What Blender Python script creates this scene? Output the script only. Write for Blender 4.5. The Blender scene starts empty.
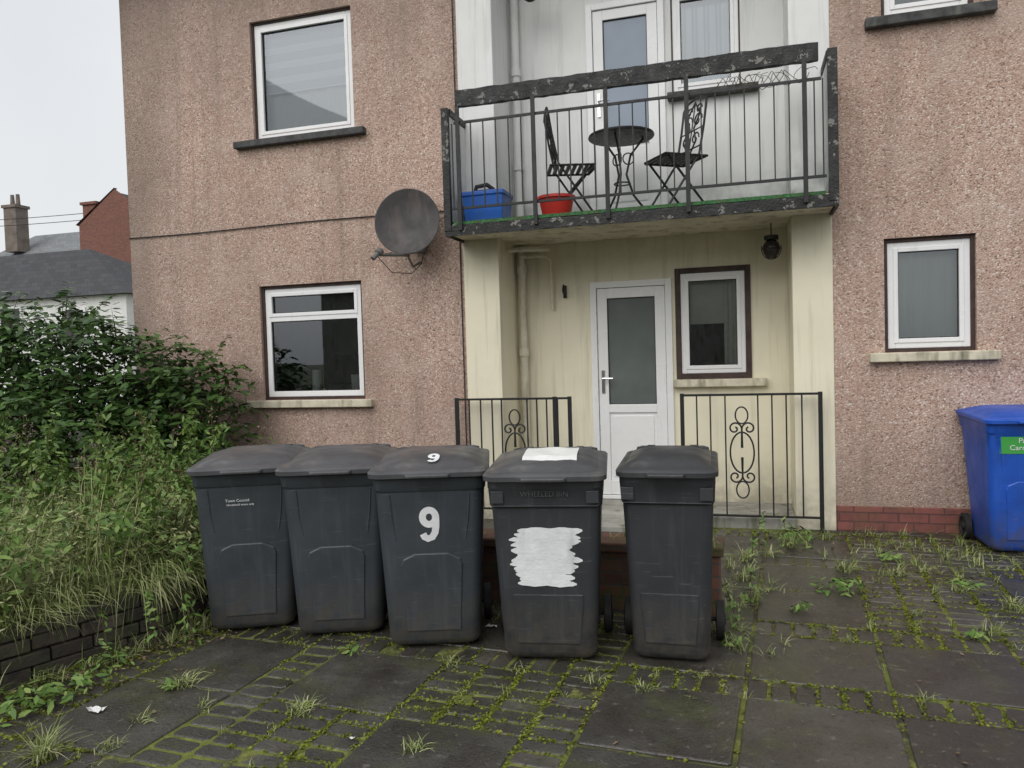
import bpy, math, random
import numpy as np
from mathutils import Matrix, Vector
from mathutils import noise as mn
random.seed(7); rng=np.random.default_rng(7)
S=bpy.context.scene
# ------------------------------------------------------------------ materials
def new_mat(n):
    m=bpy.data.materials.new(n); m.use_nodes=True
    nt=m.node_tree; b=nt.nodes['Principled BSDF']
    return m,nt,b
def N(nt,t,**k):
    n=nt.nodes.new(t)
    for a,v in k.items():
        if a in n.inputs: n.inputs[a].default_value=v
        else: setattr(n,a,v)
    return n
def ramp(nt,fac,stops,interp='LINEAR'):
    r=nt.nodes.new('ShaderNodeValToRGB'); r.color_ramp.interpolation=interp
    e=r.color_ramp.elements
    while len(e)<len(stops): e.new(0.5)
    for i,(p,c) in enumerate(stops):
        e[i].position=p; e[i].color=(c[0],c[1],c[2],1) if not isinstance(c,(int,float)) else (c,c,c,1)
    nt.links.new(fac,r.inputs[0]); return r.outputs[0]
def mix(nt,fac,a,b,mode='MIX'):
    m=nt.nodes.new('ShaderNodeMix'); m.data_type='RGBA'; m.blend_type=mode
    for sock,v in ((m.inputs[0],fac),(m.inputs[6],a),(m.inputs[7],b)):
        if hasattr(v,'links') : nt.links.new(v,sock)
        elif isinstance(v,(int,float)): sock.default_value=v
        else: sock.default_value=(v[0],v[1],v[2],1)
    return m.outputs[2]
def math_(nt,op,a,b):
    m=nt.nodes.new('ShaderNodeMath'); m.operation=op
    for i,v in enumerate((a,b)):
        if hasattr(v,'links'): nt.links.new(v,m.inputs[i])
        else: m.inputs[i].default_value=v
    return m.outputs[0]
def maprange(nt,v,a,b):
    mr=nt.nodes.new('ShaderNodeMapRange'); nt.links.new(v,mr.inputs[0]); mr.inputs[1].default_value=a; mr.inputs[2].default_value=b; return mr.outputs[0]
def coords(nt,scale=(1,1,1),rot=(0,0,0)):
    t=nt.nodes.new('ShaderNodeTexCoord'); mp=nt.nodes.new('ShaderNodeMapping')
    mp.inputs['Scale'].default_value=scale; mp.inputs['Rotation'].default_value=rot
    nt.links.new(t.outputs['Object'],mp.inputs[0]); return mp.outputs[0]
def noise(nt,co,scale,detail=3,rough=.6):
    n=N(nt,'ShaderNodeTexNoise'); n.inputs['Scale'].default_value=scale; n.inputs['Detail'].default_value=min(detail,3); n.inputs['Roughness'].default_value=rough
    nt.links.new(co,n.inputs['Vector']); return n.outputs['Fac']
def bump(nt,b,h,strength,dist=.01):
    n=nt.nodes.new('ShaderNodeBump'); n.inputs['Strength'].default_value=strength; n.inputs['Distance'].default_value=dist
    nt.links.new(h,n.inputs['Height']); nt.links.new(n.outputs[0],b.inputs['Normal'])
def simple(name,c,rough=.6,var=.25,scale=6,bscale=60,bstr=.2,metal=0,dirt=None,bd=.004,dirtpos=(.52,.7),chips=None):
    m,nt,b=new_mat(name); co=coords(nt)
    n=noise(nt,co,scale,3)
    lo=[x*(1-var) for x in c]; hi=[min(1,x*(1+var)) for x in c]
    col=ramp(nt,n,[(.3,lo),(.7,hi)])
    if dirt:
        co2=coords(nt,(3,3,.7)); d=noise(nt,co2,2.3,3,.7)
        f=ramp(nt,d,[(dirtpos[0],0.),(dirtpos[1],1.)])
        col=mix(nt,f,col,dirt)
    if chips: col=mix(nt,ramp(nt,noise(nt,co,chips[1],3,.75),[(chips[2],0.),(chips[2]+.03,chips[3])]),col,chips[0])
    nt.links.new(col,b.inputs['Base Color'])
    r=ramp(nt,n,[(.3,min(1,rough+.1)),(.7,max(0,rough-.1))])
    nt.links.new(r,b.inputs['Roughness']); b.inputs['Metallic'].default_value=metal
    if bstr>.06: bump(nt,b,noise(nt,co,bscale,2),bstr,bd)
    return m
def paintwall(name,c,dirt,zlo,zhi):
    """painted render with run-off streaks, grime under the slab and damp at the foot"""
    m,nt,b=new_mat(name); co=coords(nt); n=noise(nt,co,2,3)
    col=ramp(nt,n,[(.3,[x*.94 for x in c]),(.7,[min(1,x*1.05) for x in c])])
    st=noise(nt,coords(nt,(9,9,.5)),1.5,3,.65); pa=noise(nt,co,3.3,3,.7)
    col=mix(nt,ramp(nt,st,[(.52,0.),(.80,.75)]),col,dirt)
    sx=nt.nodes.new('ShaderNodeSeparateXYZ'); nt.links.new(co,sx.inputs[0])
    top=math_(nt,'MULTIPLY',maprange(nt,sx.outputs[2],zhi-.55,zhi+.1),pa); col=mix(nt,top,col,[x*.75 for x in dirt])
    bot=math_(nt,'MULTIPLY',maprange(nt,sx.outputs[2],zlo+.5,zlo),ramp(nt,pa,[(.35,0.),(.6,1.)])); col=mix(nt,bot,col,[x*.6 for x in dirt])
    nt.links.new(col,b.inputs['Base Color']); b.inputs['Roughness'].default_value=.75
    bump(nt,b,noise(nt,co,90,2),.3,.004); return m
def binmat(name,c,rough=.45):
    m,nt,b=new_mat(name); co=coords(nt)
    n=noise(nt,co,3.5,3,.65); col=ramp(nt,n,[(.3,[x*.78 for x in c]),(.7,[x*1.3 for x in c])])
    st=noise(nt,coords(nt,(14,14,.9)),1.6,3,.6)
    col=mix(nt,ramp(nt,st,[(.55,0.),(.75,.5)]),col,[x*1.2+.035 for x in c])
    sc=noise(nt,coords(nt,(3,40,40),(0,.5,0)),2.2,2,.5)
    col=mix(nt,ramp(nt,sc,[(.66,0.),(.70,.45)]),col,[x*1.2+.07 for x in c])
    sx=nt.nodes.new('ShaderNodeSeparateXYZ'); nt.links.new(co,sx.inputs[0])
    g=math_(nt,'MULTIPLY',maprange(nt,sx.outputs[2],.34,.0),ramp(nt,noise(nt,co,11,3,.7),[(.35,0.),(.65,1.)]))
    col=mix(nt,g,col,(.085,.072,.055))
    nt.links.new(col,b.inputs['Base Color'])
    nt.links.new(ramp(nt,n,[(.3,rough+.15),(.7,rough-.08)]),b.inputs['Roughness'])
    bump(nt,b,noise(nt,co,230,1),.2,.001); return m
def pebbledash():
    m,nt,b=new_mat('pebbledash'); co=coords(nt)
    v=N(nt,'ShaderNodeTexVoronoi'); v.inputs['Scale'].default_value=88; nt.links.new(co,v.inputs['Vector'])
    sep=nt.nodes.new('ShaderNodeSeparateColor'); nt.links.new(v.outputs['Color'],sep.inputs[0])
    col=ramp(nt,sep.outputs[0],[(0,(.20,.135,.105)),(.12,(.39,.265,.21)),(.45,(.49,.345,.28)),(.8,(.56,.405,.335)),(.95,(.65,.53,.46)),(1,(.75,.69,.63))])
    w=noise(nt,coords(nt,(1,1,.45)),.9,3,.65)
    col=mix(nt,ramp(nt,w,[(.40,0.),(.72,.6)]),col,(.28,.195,.155))
    st=noise(nt,coords(nt,(5,5,.25)),1.2,3,.7)
    col=mix(nt,ramp(nt,st,[(.54,0.),(.78,.5)]),col,(.21,.165,.135))
    p=noise(nt,co,2.2,3,.6)
    col=mix(nt,ramp(nt,p,[(.52,0.),(.75,.4)]),col,(.61,.49,.42))
    sx=nt.nodes.new('ShaderNodeSeparateXYZ'); nt.links.new(co,sx.inputs[0])
    col=mix(nt,math_(nt,'MULTIPLY',maprange(nt,sx.outputs[2],.75,.1),p),col,(.20,.155,.125))
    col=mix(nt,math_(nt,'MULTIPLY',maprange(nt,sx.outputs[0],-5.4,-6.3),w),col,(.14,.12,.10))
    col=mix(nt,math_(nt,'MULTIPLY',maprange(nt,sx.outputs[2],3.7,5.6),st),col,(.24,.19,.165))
    nt.links.new(col,b.inputs['Base Color']); b.inputs['Roughness'].default_value=.9; b.inputs['Specular IOR Level'].default_value=.25
    bump(nt,b,math_(nt,'SUBTRACT',p,v.outputs['Distance']),.7,.007)
    return m
def brickmat(name,c1,c2,mortar,moss=.0,bw=.22,rh=.075,dirt=.6):
    m,nt,b=new_mat(name)
    t=nt.nodes.new('ShaderNodeTexCoord'); sx=nt.nodes.new('ShaderNodeSeparateXYZ'); nt.links.new(t.outputs['Object'],sx.inputs[0])
    ad=nt.nodes.new('ShaderNodeMath'); nt.links.new(sx.outputs[0],ad.inputs[0]); nt.links.new(sx.outputs[1],ad.inputs[1])
    cb=nt.nodes.new('ShaderNodeCombineXYZ'); nt.links.new(ad.outputs[0],cb.inputs[0]); nt.links.new(sx.outputs[2],cb.inputs[1])
    br=nt.nodes.new('ShaderNodeTexBrick'); nt.links.new(cb.outputs[0],br.inputs['Vector'])
    br.inputs['Scale'].default_value=1; br.inputs['Brick Width'].default_value=bw; br.inputs['Row Height'].default_value=rh; br.inputs['Mortar Size'].default_value=.006
    br.inputs['Color1'].default_value=(*c1,1); br.inputs['Color2'].default_value=(*c2,1); br.inputs['Mortar'].default_value=(*mortar,1)
    col=br.outputs['Color']; n=noise(nt,t.outputs['Object'],9,3,.7)
    col=mix(nt,ramp(nt,n,[(.45,0.),(.75,dirt)]),col,(.05,.04,.035))
    if moss: col=mix(nt,ramp(nt,noise(nt,t.outputs['Object'],5,3,.7),[(.5,0.),(.65,moss)]),col,(.07,.10,.02))
    nt.links.new(col,b.inputs['Base Color']); b.inputs['Roughness'].default_value=.85
    bump(nt,b,math_(nt,'SUBTRACT',n,br.outputs['Fac']),.7,.008); return m
def island(name,stops,rough=.7,nscale=9,stain=None,trans=0,spec=.5,bstr=0,nvar=.5,wet=.25):
    m,nt,b=new_mat(name); g=nt.nodes.new('ShaderNodeNewGeometry')
    co=coords(nt)
    col=ramp(nt,g.outputs['Random Per Island'],stops)
    n=noise(nt,co,nscale,3,.65)
    col=mix(nt,1,col,ramp(nt,n,[(.25,1-nvar),(.75,1.)]),'MULTIPLY')
    if stain:
        for (c,sc,lo,hi,amt) in stain:
            col=mix(nt,ramp(nt,noise(nt,co,sc,3,.72),[(lo,0.),(hi,amt)]),col,c)
    nt.links.new(col,b.inputs['Base Color']); 
    nt.links.new(ramp(nt,n,[(.35,max(.05,rough-wet)),(.65,rough)]),b.inputs['Roughness'])
    b.inputs['Specular IOR Level'].default_value=spec
    if bstr: bump(nt,b,noise(nt,co,70,3,.7),bstr,.006)
    if trans:
        tr=nt.nodes.new('ShaderNodeBsdfTranslucent'); nt.links.new(col,tr.inputs[0])
        ms=nt.nodes.new('ShaderNodeMixShader'); ms.inputs[0].default_value=trans
        nt.links.new(b.outputs[0],ms.inputs[1]); nt.links.new(tr.outputs[0],ms.inputs[2]); nt.links.new(ms.outputs[0],nt.nodes['Material Output'].inputs[0])
    return m
def glassmat():
    m,nt,b=new_mat('window_glass')
    g=N(nt,'ShaderNodeBsdfGlossy'); g.inputs['Roughness'].default_value=.015; g.inputs['Color'].default_value=(.9,.95,1,1)
    t=nt.nodes.new('ShaderNodeBsdfTransparent'); t.inputs[0].default_value=(.8,.84,.83,1)
    f=nt.nodes.new('ShaderNodeFresnel'); f.inputs[0].default_value=2.1
    ms=nt.nodes.new('ShaderNodeMixShader'); nt.links.new(f.outputs[0],ms.inputs[0]); nt.links.new(t.outputs[0],ms.inputs[1]); nt.links.new(g.outputs[0],ms.inputs[2])
    nt.links.new(ms.outputs[0],nt.nodes['Material Output'].inputs[0]); return m
def stripes(name,c1,c2,per):
    m,nt,b=new_mat(name); co=coords(nt); sx=nt.nodes.new('ShaderNodeSeparateXYZ'); nt.links.new(co,sx.inputs[0])
    a=math_(nt,'PINGPONG',sx.outputs[2],per); d=math_(nt,'DIVIDE',a,per)
    nt.links.new(ramp(nt,d,[(.4,c1),(.5,c2)]),b.inputs['Base Color']); b.inputs['Roughness'].default_value=.8; return m
M_peb=pebbledash()
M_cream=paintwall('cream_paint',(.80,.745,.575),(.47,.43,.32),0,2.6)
M_white_r=paintwall('white_render',(.76,.76,.75),(.47,.47,.45),2.7,5.6)
M_soffit=simple('soffit_paint',(.64,.59,.46),.8,.12,3,60,.3,dirt=(.30,.27,.20))
M_upvc=simple('white_upvc',(.82,.82,.82),.3,.03,4,20,.02,dirt=(.62,.62,.59),dirtpos=(.6,.9))
M_brown=simple('brown_timber',(.05,.027,.022),.6,.3,10,60,.3)
M_black=simple('black_paint',(.013,.013,.013),.6,.35,12,50,.8,dirt=(.045,.045,.042),dirtpos=(.55,.85),bd=.008,chips=((.24,.23,.21),13,.60,.75))
M_iron=simple('black_iron',(.009,.009,.009),.5,.3,20,120,.3)
M_silD=simple('dark_sill',(.05,.05,.05),.7,.4,12,60,.5,dirt=(.15,.15,.13),dirtpos=(.56,.8))
M_silL=simple('cream_sill',(.60,.55,.42),.75,.15,9,60,.4,dirt=(.16,.15,.09),dirtpos=(.5,.7))
M_glass=glassmat()
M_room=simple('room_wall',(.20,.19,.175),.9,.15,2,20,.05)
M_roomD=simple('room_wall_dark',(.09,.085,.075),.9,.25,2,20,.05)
M_frost=simple('frosted_glass',(.13,.145,.14),.16,.2,2,160,.08)
M_skyglass=simple('sky_tint_glass',(.19,.24,.31),.1,.12,1.5,160,.05)  # bluish sky reflection put into the base colour
M_blind=stripes('zebra_blind',(.74,.78,.84),(.52,.56,.62),.075)
M_net=simple('net_curtain',(.56,.58,.57),.9,.08,1.5,90,.1)
M_net2=simple('beige_blind',(.52,.51,.45),.9,.1,4,90,.2)
M_slate=brickmat('slate_roof',(.055,.058,.065),(.035,.037,.042),(.02,.02,.022),0,.35,.22)
M_slate2=brickmat('grey_slate',(.22,.23,.24),(.17,.18,.19),(.1,.1,.1),0,.5,.3)
M_redb=brickmat('red_brick',(.25,.10,.07),(.19,.08,.06),(.17,.1,.08))
M_plinth=brickmat('painted_brick',(.25,.085,.07),(.19,.065,.055),(.11,.05,.045),.3)
M_lowb=brickmat('mossy_brick',(.19,.085,.06),(.12,.06,.045),(.09,.08,.07),.7,dirt=.6)
M_conc=simple('concrete',(.30,.29,.26),.8,.25,5,50,.5,dirt=(.10,.11,.06))
M_chim=simple('chimney_stone',(.16,.13,.11),.8,.25,2,20,.3)
M_pipe=simple('cream_pipe',(.64,.60,.48),.5,.1,8,60,.1,dirt=(.25,.22,.16),dirtpos=(.5,.75))
M_bin=binmat('grey_bin_plastic',(.038,.045,.053))
M_bin2=binmat('dark_bin_plastic',(.030,.032,.036))
M_lid=simple('bin_lid_plastic',(.068,.069,.074),.40,.25,5,260,.25,dirt=(.16,.15,.14),bd=.001,dirtpos=(.5,.8))
M_lid2=simple('dark_lid_plastic',(.040,.041,.044),.40,.25,5,260,.25,dirt=(.10,.10,.095),bd=.001,dirtpos=(.5,.8))
M_binblue=binmat('blue_bin_plastic',(.012,.075,.40),.4)
M_rubber=simple('black_rubber',(.015,.015,.015),.7,.2,9,80,.2)
M_wpaint=simple('white_paint',(.76,.77,.78),.6,.1,14,60,.5,dirt=(.50,.51,.52))
M_green=simple('green_label',(.06,.36,.07),.4,.05,5,60,.02)
M_dish=simple('dish_metal',(.065,.060,.060),.75,.2,6,60,.1,dirt=(.11,.09,.085))
M_dglass=simple('smoked_globe',(.03,.028,.025),.12,.2,6,60,.02)
M_turf=simple('artificial_turf',(.03,.115,.035),.9,.5,40,200,.9,dirt=(.05,.07,.03),dirtpos=(.45,.7))
M_blue=simple('blue_plastic',(.012,.10,.42),.4,.15,6,60,.05)
M_red=simple('red_plastic',(.52,.03,.02),.4,.15,6,60,.05)
M_litter=simple('litter_paper',(.7,.7,.68),.7,.1,9,60,.3)
M_soil=simple('soil',(.055,.04,.028),.95,.4,8,40,1,bd=.03)
M_moss=island('moss_joint',[(0,(.14,.16,.028)),(1,(.17,.19,.03))],.95,14,[((.035,.03,.022),1.7,.42,.56,.95),((.24,.26,.05),9,.5,.7,.8)],bstr=.9)
M_mosst=island('moss_cushions',[(0,(.09,.11,.014)),(.5,(.17,.20,.022)),(1,(.28,.30,.055))],.95,6,None,bstr=0,spec=.1)
M_slab=island('paving_slab',[(0,(.050,.045,.038)),(.35,(.072,.065,.055)),(.7,(.095,.087,.074)),(1,(.130,.118,.100))],.50,3.5,
   [((.034,.029,.024),1.3,.40,.62,.85),((.07,.078,.024),2.1,.52,.70,.6),((.19,.175,.15),21,.60,.72,.5),((.022,.019,.016),33,.56,.66,.6)],bstr=.8,spec=.75,wet=.28)
M_leaf=island('bush_leaves',[(0,(.03,.07,.016)),(.3,(.06,.13,.03)),(.7,(.105,.205,.05)),(1,(.17,.29,.08))],.5,1.6,trans=.22,nvar=.55,spec=.4)
M_grass=island('wild_grass',[(0,(.15,.19,.05)),(.35,(.25,.31,.10)),(.75,(.40,.44,.19)),(1,(.56,.53,.31))],.7,2.2,nvar=.45,spec=.25)
M_weed=island('weed_leaves',[(0,(.08,.15,.03)),(.6,(.15,.26,.055)),(1,(.27,.35,.10))],.6,4,nvar=.35,spec=.3)
M_flower=island('pink_flowers',[(0,(.30,.17,.20)),(1,(.45,.30,.34))],.8,4)
M_dry=island('dry_seedheads',[(0,(.16,.10,.05)),(1,(.36,.27,.16))],.9,4)
M_stem=simple('stems',(.10,.08,.04),.9,.3,9,60,.3)
M_block=island('walling_block',[(0,(.055,.042,.034)),(1,(.115,.088,.07))],.9,9,[((.045,.06,.018),4,.45,.65,.85),((.018,.016,.014),7,.5,.7,.8)],bstr=.9)
M_white_h=simple('white_harling',(.72,.72,.70),.9,.08,2,30,.3)
M_ground=simple('rough_ground',(.075,.085,.04),.95,.4,.6,20,.6)
# ------------------------------------------------------------------ mesh builder
def empty(name,loc=(0,0,0),rz=0):
    e=bpy.data.objects.new(name,None); e.location=loc; e.rotation_euler=(0,0,rz); S.collection.objects.link(e); e.empty_display_size=.2; return e
class MB:
    def __init__(s): s.v=[];s.f=[];s.m=[]
    def add(s,vs,fs,m=0):
        o=len(s.v); s.v+= [tuple(p) for p in vs]; s.f+=[tuple(i+o for i in f) for f in fs]; s.m+=[m]*len(fs)
    def box(s,x0,x1,y0,y1,z0,z1,m=0):
        s.add([(x0,y0,z0),(x1,y0,z0),(x1,y1,z0),(x0,y1,z0),(x0,y0,z1),(x1,y0,z1),(x1,y1,z1),(x0,y1,z1)],
              [(0,3,2,1),(4,5,6,7),(0,1,5,4),(1,2,6,5),(2,3,7,6),(3,0,4,7)],m)
    def loft(s,loops,m=0,caps=True,closed=True):
        n=len(loops[0]); vs=[p for l in loops for p in l]; fs=[]
        for i in range(len(loops)-1):
            for j in range(n if closed else n-1):
                a=i*n+j; b=i*n+(j+1)%n; fs.append((a,b,b+n,a+n))
        if caps: fs.append(tuple(range(n-1,-1,-1))); fs.append(tuple((len(loops)-1)*n+j for j in range(n)))
        s.add(vs,fs,m)
    def tube(s,pts,r,n=8,m=0,caps=True):
        pts=[Vector(p) for p in pts]; rs=r if isinstance(r,(list,tuple)) else [r]*len(pts)
        loops=[]; up=None
        for i,p in enumerate(pts):
            t=(pts[min(i+1,len(pts)-1)]-pts[max(i-1,0)]).normalized()
            if up is None: up=Vector((0,0,1)) if abs(t.z)<.9 else Vector((1,0,0))
            a=t.cross(up); a=a.normalized() if a.length>1e-5 else Vector((1,0,0)); b=a.cross(t).normalized(); up=b
            loops.append([tuple(p+a*rs[i]*math.cos(2*math.pi*k/n)+b*rs[i]*math.sin(2*math.pi*k/n)) for k in range(n)])
        s.loft(loops,m,caps)
    def obj(s,name,mats,parent=None,bevel=0,smooth=None,seg=2):
        me=bpy.data.meshes.new(name); me.from_pydata(s.v,[],s.f); 
        for mt in (mats if isinstance(mats,(list,tuple)) else [mats]): me.materials.append(mt)
        me.polygons.foreach_set('material_index',s.m)
        if smooth is not None:
            me.polygons.foreach_set('use_smooth',[True]*len(me.polygons)); me.set_sharp_from_angle(angle=math.radians(smooth))
        me.update(); o=bpy.data.objects.new(name,me); S.collection.objects.link(o)
        if parent: o.parent=parent
        if bevel:
            b=o.modifiers.new('b','BEVEL'); b.width=bevel; b.segments=seg; b.limit_method='ANGLE'; b.angle_limit=math.radians(40)
        return o
def wall_holes(mb,x0,x1,z0,z1,holes,y,t,m=0,mr=None):
    mr=m if mr is None else mr
    xs=sorted({x0,x1,*[h[0] for h in holes],*[h[1] for h in holes]}); zs=sorted({z0,z1,*[h[2] for h in holes],*[h[3] for h in holes]})
    for i in range(len(xs)-1):
        for j in range(len(zs)-1):
            cx=(xs[i]+xs[i+1])/2; cz=(zs[j]+zs[j+1])/2
            if any(h[0]<cx<h[1] and h[2]<cz<h[3] for h in holes): continue
            a,b,c,d=xs[i],xs[i+1],zs[j],zs[j+1]
            mb.add([(a,y,c),(b,y,c),(b,y,d),(a,y,d)],[(0,1,2,3)],m)
            mb.add([(a,y+t,c),(b,y+t,c),(b,y+t,d),(a,y+t,d)],[(3,2,1,0)],m)
    for (a,b,c,d) in holes:
        mb.add([(a,y,c),(a,y+t,c),(a,y+t,d),(a,y,d)],[(0,1,2,3)],mr); mb.add([(b,y,c),(b,y+t,c),(b,y+t,d),(b,y,d)],[(3,2,1,0)],mr)
        mb.add([(a,y,c),(b,y,c),(b,y+t,c),(a,y+t,c)],[(0,1,2,3)],mr); mb.add([(a,y,d),(b,y,d),(b,y+t,d),(a,y+t,d)],[(3,2,1,0)],mr)
    mb.add([(x0,y,z0),(x0,y+t,z0),(x0,y+t,z1),(x0,y,z1)],[(3,2,1,0)],m); mb.add([(x1,y,z0),(x1,y+t,z0),(x1,y+t,z1),(x1,y,z1)],[(0,1,2,3)],m)
    mb.add([(x0,y,z1),(x1,y,z1),(x1,y+t,z1),(x0,y+t,z1)],[(0,1,2,3)],m)
# ------------------------------------------------------------------ apartment building
B=empty('apartment_building')
D=6.75; BK=7.35
H_LW=(-4.64,-3.50,1.13,2.28); H_UW=(-4.63,-3.51,3.73,4.90); H_RL=(1.11,1.76,1.44,2.345); H_RU=(1.11,1.76,4.07,5.0)
wl=MB(); wall_holes(wl,-6.2,-2.44,-.3,5.7,[H_LW,H_UW],D,.25); wl.box(-6.2,-5.95,7.0,13,-.3,5.7)
wl.obj('pebbledash_wall',M_peb,B)
wr=MB(); wall_holes(wr,.73,7,.2,5.7,[H_RL,H_RU,(4.2,5.3,1.2,2.3),(4.2,5.3,3.8,4.9)],D,.25); wr.box(6.75,7,7.0,13,-.3,5.7)
wr.obj('pebbledash_wall_side',M_peb,B)
p=MB(); p.box(.735,7,D-.02,D+.2,-.3,.2); p.obj('brick_plinth',M_plinth,B,.006)
c=MB(); c.box(-2.44,-2.10,D-.012,BK,-.3,2.62); c.box(.42,.73,D-.012,BK,-.3,2.62); c.obj('cream_column',M_cream,B,.006)
c=MB(); c.box(-2.44,-2.10,D-.012,BK,2.623,5.7); c.box(.42,.73,D-.012,BK,2.623,5.7); c.obj('white_column',M_white_r,B,.006)
DL=(-1.375,-.605,.10,2.185); WL=(-.575,.10,1.24,2.27); DU=(-1.35,-.62,2.72,4.80); WU=(-.56,.05,3.88,4.80)
c=MB(); wall_holes(c,-2.10,.42,-.3,2.60,[DL,WL],BK-.001,.2); c.obj('porch_wall',M_cream,B)
c=MB(); wall_holes(c,-2.10,.42,2.602,5.7,[DU,WU],BK-.001,.2); c.obj('balcony_wall',M_white_r,B)
r=MB(); r.box(-6.7,7.4,D-.4,D+.05,5.7,5.85); r.add([(-6.7,D-.4,5.85),(7.4,D-.4,5.85),(7.4,10,8),(-6.7,10,8),(-6.7,13.4,5.85),(7.4,13.4,5.85)],[(0,1,2,3),(3,2,5,4),(0,3,4),(1,5,2)],1)
r.box(-2.1,.42,D,BK,5.55,5.7)
r.obj('roof',[M_upvc,M_slate],B)
c=MB(); c.box(-6.1,6.9,12.8,13,-.3,5.7); c.obj('rear_wall',M_peb,B)
def room(x0,x1,z0,z1,y0,y1,mt,nm='room'):
    q=MB(); q.add([(x0,y0,z0),(x1,y0,z0),(x1,y1,z0),(x0,y1,z0),(x0,y0,z1),(x1,y0,z1),(x1,y1,z1),(x0,y1,z1)],[(0,1,2,3),(7,6,5,4),(3,2,6,7),(0,3,7,4),(1,5,6,2)])
    return q.obj(nm,mt,B)
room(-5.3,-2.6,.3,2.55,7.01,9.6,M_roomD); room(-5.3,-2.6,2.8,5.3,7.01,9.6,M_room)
room(.8,2.6,.3,2.55,7.01,9,M_room); room(.8,2.6,2.8,5.3,7.01,9,M_room); room(3.5,6,.3,2.55,7.01,9,M_room); room(3.5,6,2.8,5.3,7.01,9,M_room)
room(-1.9,.4,.1,2.55,7.56,9.3,M_room); room(-1.9,.4,2.7,5.3,7.56,9.3,M_room)
def window(x0,x1,z0,z1,y,transom=None,rebate=.05,fw=.055,name='window',sash=True):
    e=empty(name,(0,0,0)); e.parent=B
    q=MB()
    for a,b,c,d in ((x0,x0+rebate,z0,z1),(x1-rebate,x1,z0,z1),(x0+rebate,x1-rebate,z0,z0+rebate),(x0+rebate,x1-rebate,z1-rebate,z1)): q.box(a+.001,b-.001,y+.015,y+.10,c+.001,d-.001)
    q.obj('timber_surround',M_brown,e)
    a,b,c,d=x0+rebate,x1-rebate,z0+rebate,z1-rebate
    q=MB()
    def ring(a,b,c,d,w,ya,yb):
        q.box(a,a+w,ya,yb,c,d); q.box(b-w,b,ya,yb,c,d); q.box(a+w,b-w,ya,yb,c,c+w); q.box(a+w,b-w,ya,yb,d-w,d)
    ring(a,b,c,d,fw,y+.03,y+.10)
    panes=[]
    if transom:
        q.box(a+fw,b-fw,y+.03,y+.10,transom-.03,transom+.03)
        panes=[(a+fw,b-fw,c+fw,transom-.03),(a+fw,b-fw,transom+.03,d-fw)]
    else: panes=[(a+fw,b-fw,c+fw,d-fw)]
    g=MB(); k=MB()
    for i,(pa,pb,pc,pd) in enumerate(panes):
        if sash and (not transom or i==1): ring(pa-.012,pb+.012,pc-.012,pd+.012,.035,y+.022,y+.06); pa+=.023;pb-=.023;pc+=.023;pd-=.023
        g.add([(pa,y+.055,pc),(pb,y+.055,pc),(pb,y+.055,pd),(pa,y+.055,pd)],[(0,1,2,3)])
        w=.006
        k.box(pa,pa+w,y+.045,y+.054,pc,pd);k.box(pb-w,pb,y+.045,y+.054,pc,pd);k.box(pa+w,pb-w,y+.045,y+.054,pc,pc+w);k.box(pa+w,pb-w,y+.045,y+.054,pd-w,pd)
    q.obj('frame',M_upvc,e,.004); g.obj('pane',M_glass,e); k.obj('gasket',M_rubber,e)
    return e
window(*H_LW,D+.02,transom=1.95,rebate=.03); window(*H_UW,D+.02,rebate=.02)
window(*H_RL,D+.02,rebate=.03); window(*H_RU,D+.02,rebate=.03)
window(4.2,5.3,1.2,2.3,D); window(4.2,5.3,3.8,4.9,D)
window(WL[0],WL[1],WL[2],WL[3],BK-.03,rebate=.05,fw=.05); window(*WU,BK-.02,rebate=.012,fw=.05)
def sheet(x0,x1,z0,z1,y,mt,nm,folds=0):
    q=MB(); n=60; 
    L=[[(x0+(x1-x0)*i/n, y+folds*math.sin(i*.55)+folds*.6*math.sin(i*1.13+1), z) for i in range(n+1)] for z in (z0,z1)]
    q.loft(L,0,False,False); o=q.obj(nm,mt,B,smooth=60); return o
sheet(-4.6,-3.54,4.22,4.88,D+.15,M_blind,'roller_blind')
sheet(-4.6,-3.54,3.75,4.25,D+.19,M_net,'net_curtain',.006)
sheet(1.12,1.75,1.46,2.33,D+.16,M_net,'net_curtain',.005)
sheet(1.12,1.75,4.1,4.98,D+.16,M_net2,'net_curtain',.006)
sheet(-.56,-.02,1.75,2.25,BK+.10,M_net2,'roller_blind'); sheet(-.14,.09,1.25,2.25,BK+.085,M_net2,'curtain',.006)
sheet(-.54,.03,3.9,4.78,BK+.10,M_skyglass,'sky_tint_sheet',.002)  # sheet behind the pane, coloured to stand for reflected sky
q=MB(); q.box(-5.2,-2.7,9.0,9.58,.3,1.2); q.box(-5.2,-4.2,9.2,9.58,1.6,2.3); q.box(-3.5,-3.0,9.2,9.58,1.6,2.3); q.tube([(-4.35,7.3,1.0),(-4.35,7.3,1.42)],[.06,.045],12); q.tube([(-3.85,7.25,1.0),(-3.85,7.25,1.36)],[.05,.06],12); q.tube([(-3.72,7.28,1.0),(-3.72,7.28,1.46)],[.04,.02],12); q.box(-4.6,-3.6,7.1,7.6,.95,1.0); q.obj('kitchen_units',M_net,B)
q=MB(); q.box(-4.83,-3.41,D-.07,D+.04,1.055,1.128); q.box(.99,1.91,D-.07,D+.04,1.365,1.438); q.box(-.60,.23,BK-.08,BK+.04,1.165,1.236); q.obj('window_sill',M_silL,B,.008)
q=MB(); q.box(-4.83,-3.39,D-.07,D+.04,3.66,3.728); q.box(.99,1.90,D-.07,D+.04,3.99,4.068); q.box(-.60,.20,BK-.08,BK+.04,3.81,3.876); q.obj('window_sill_dark',M_silD,B,.008)
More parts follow.
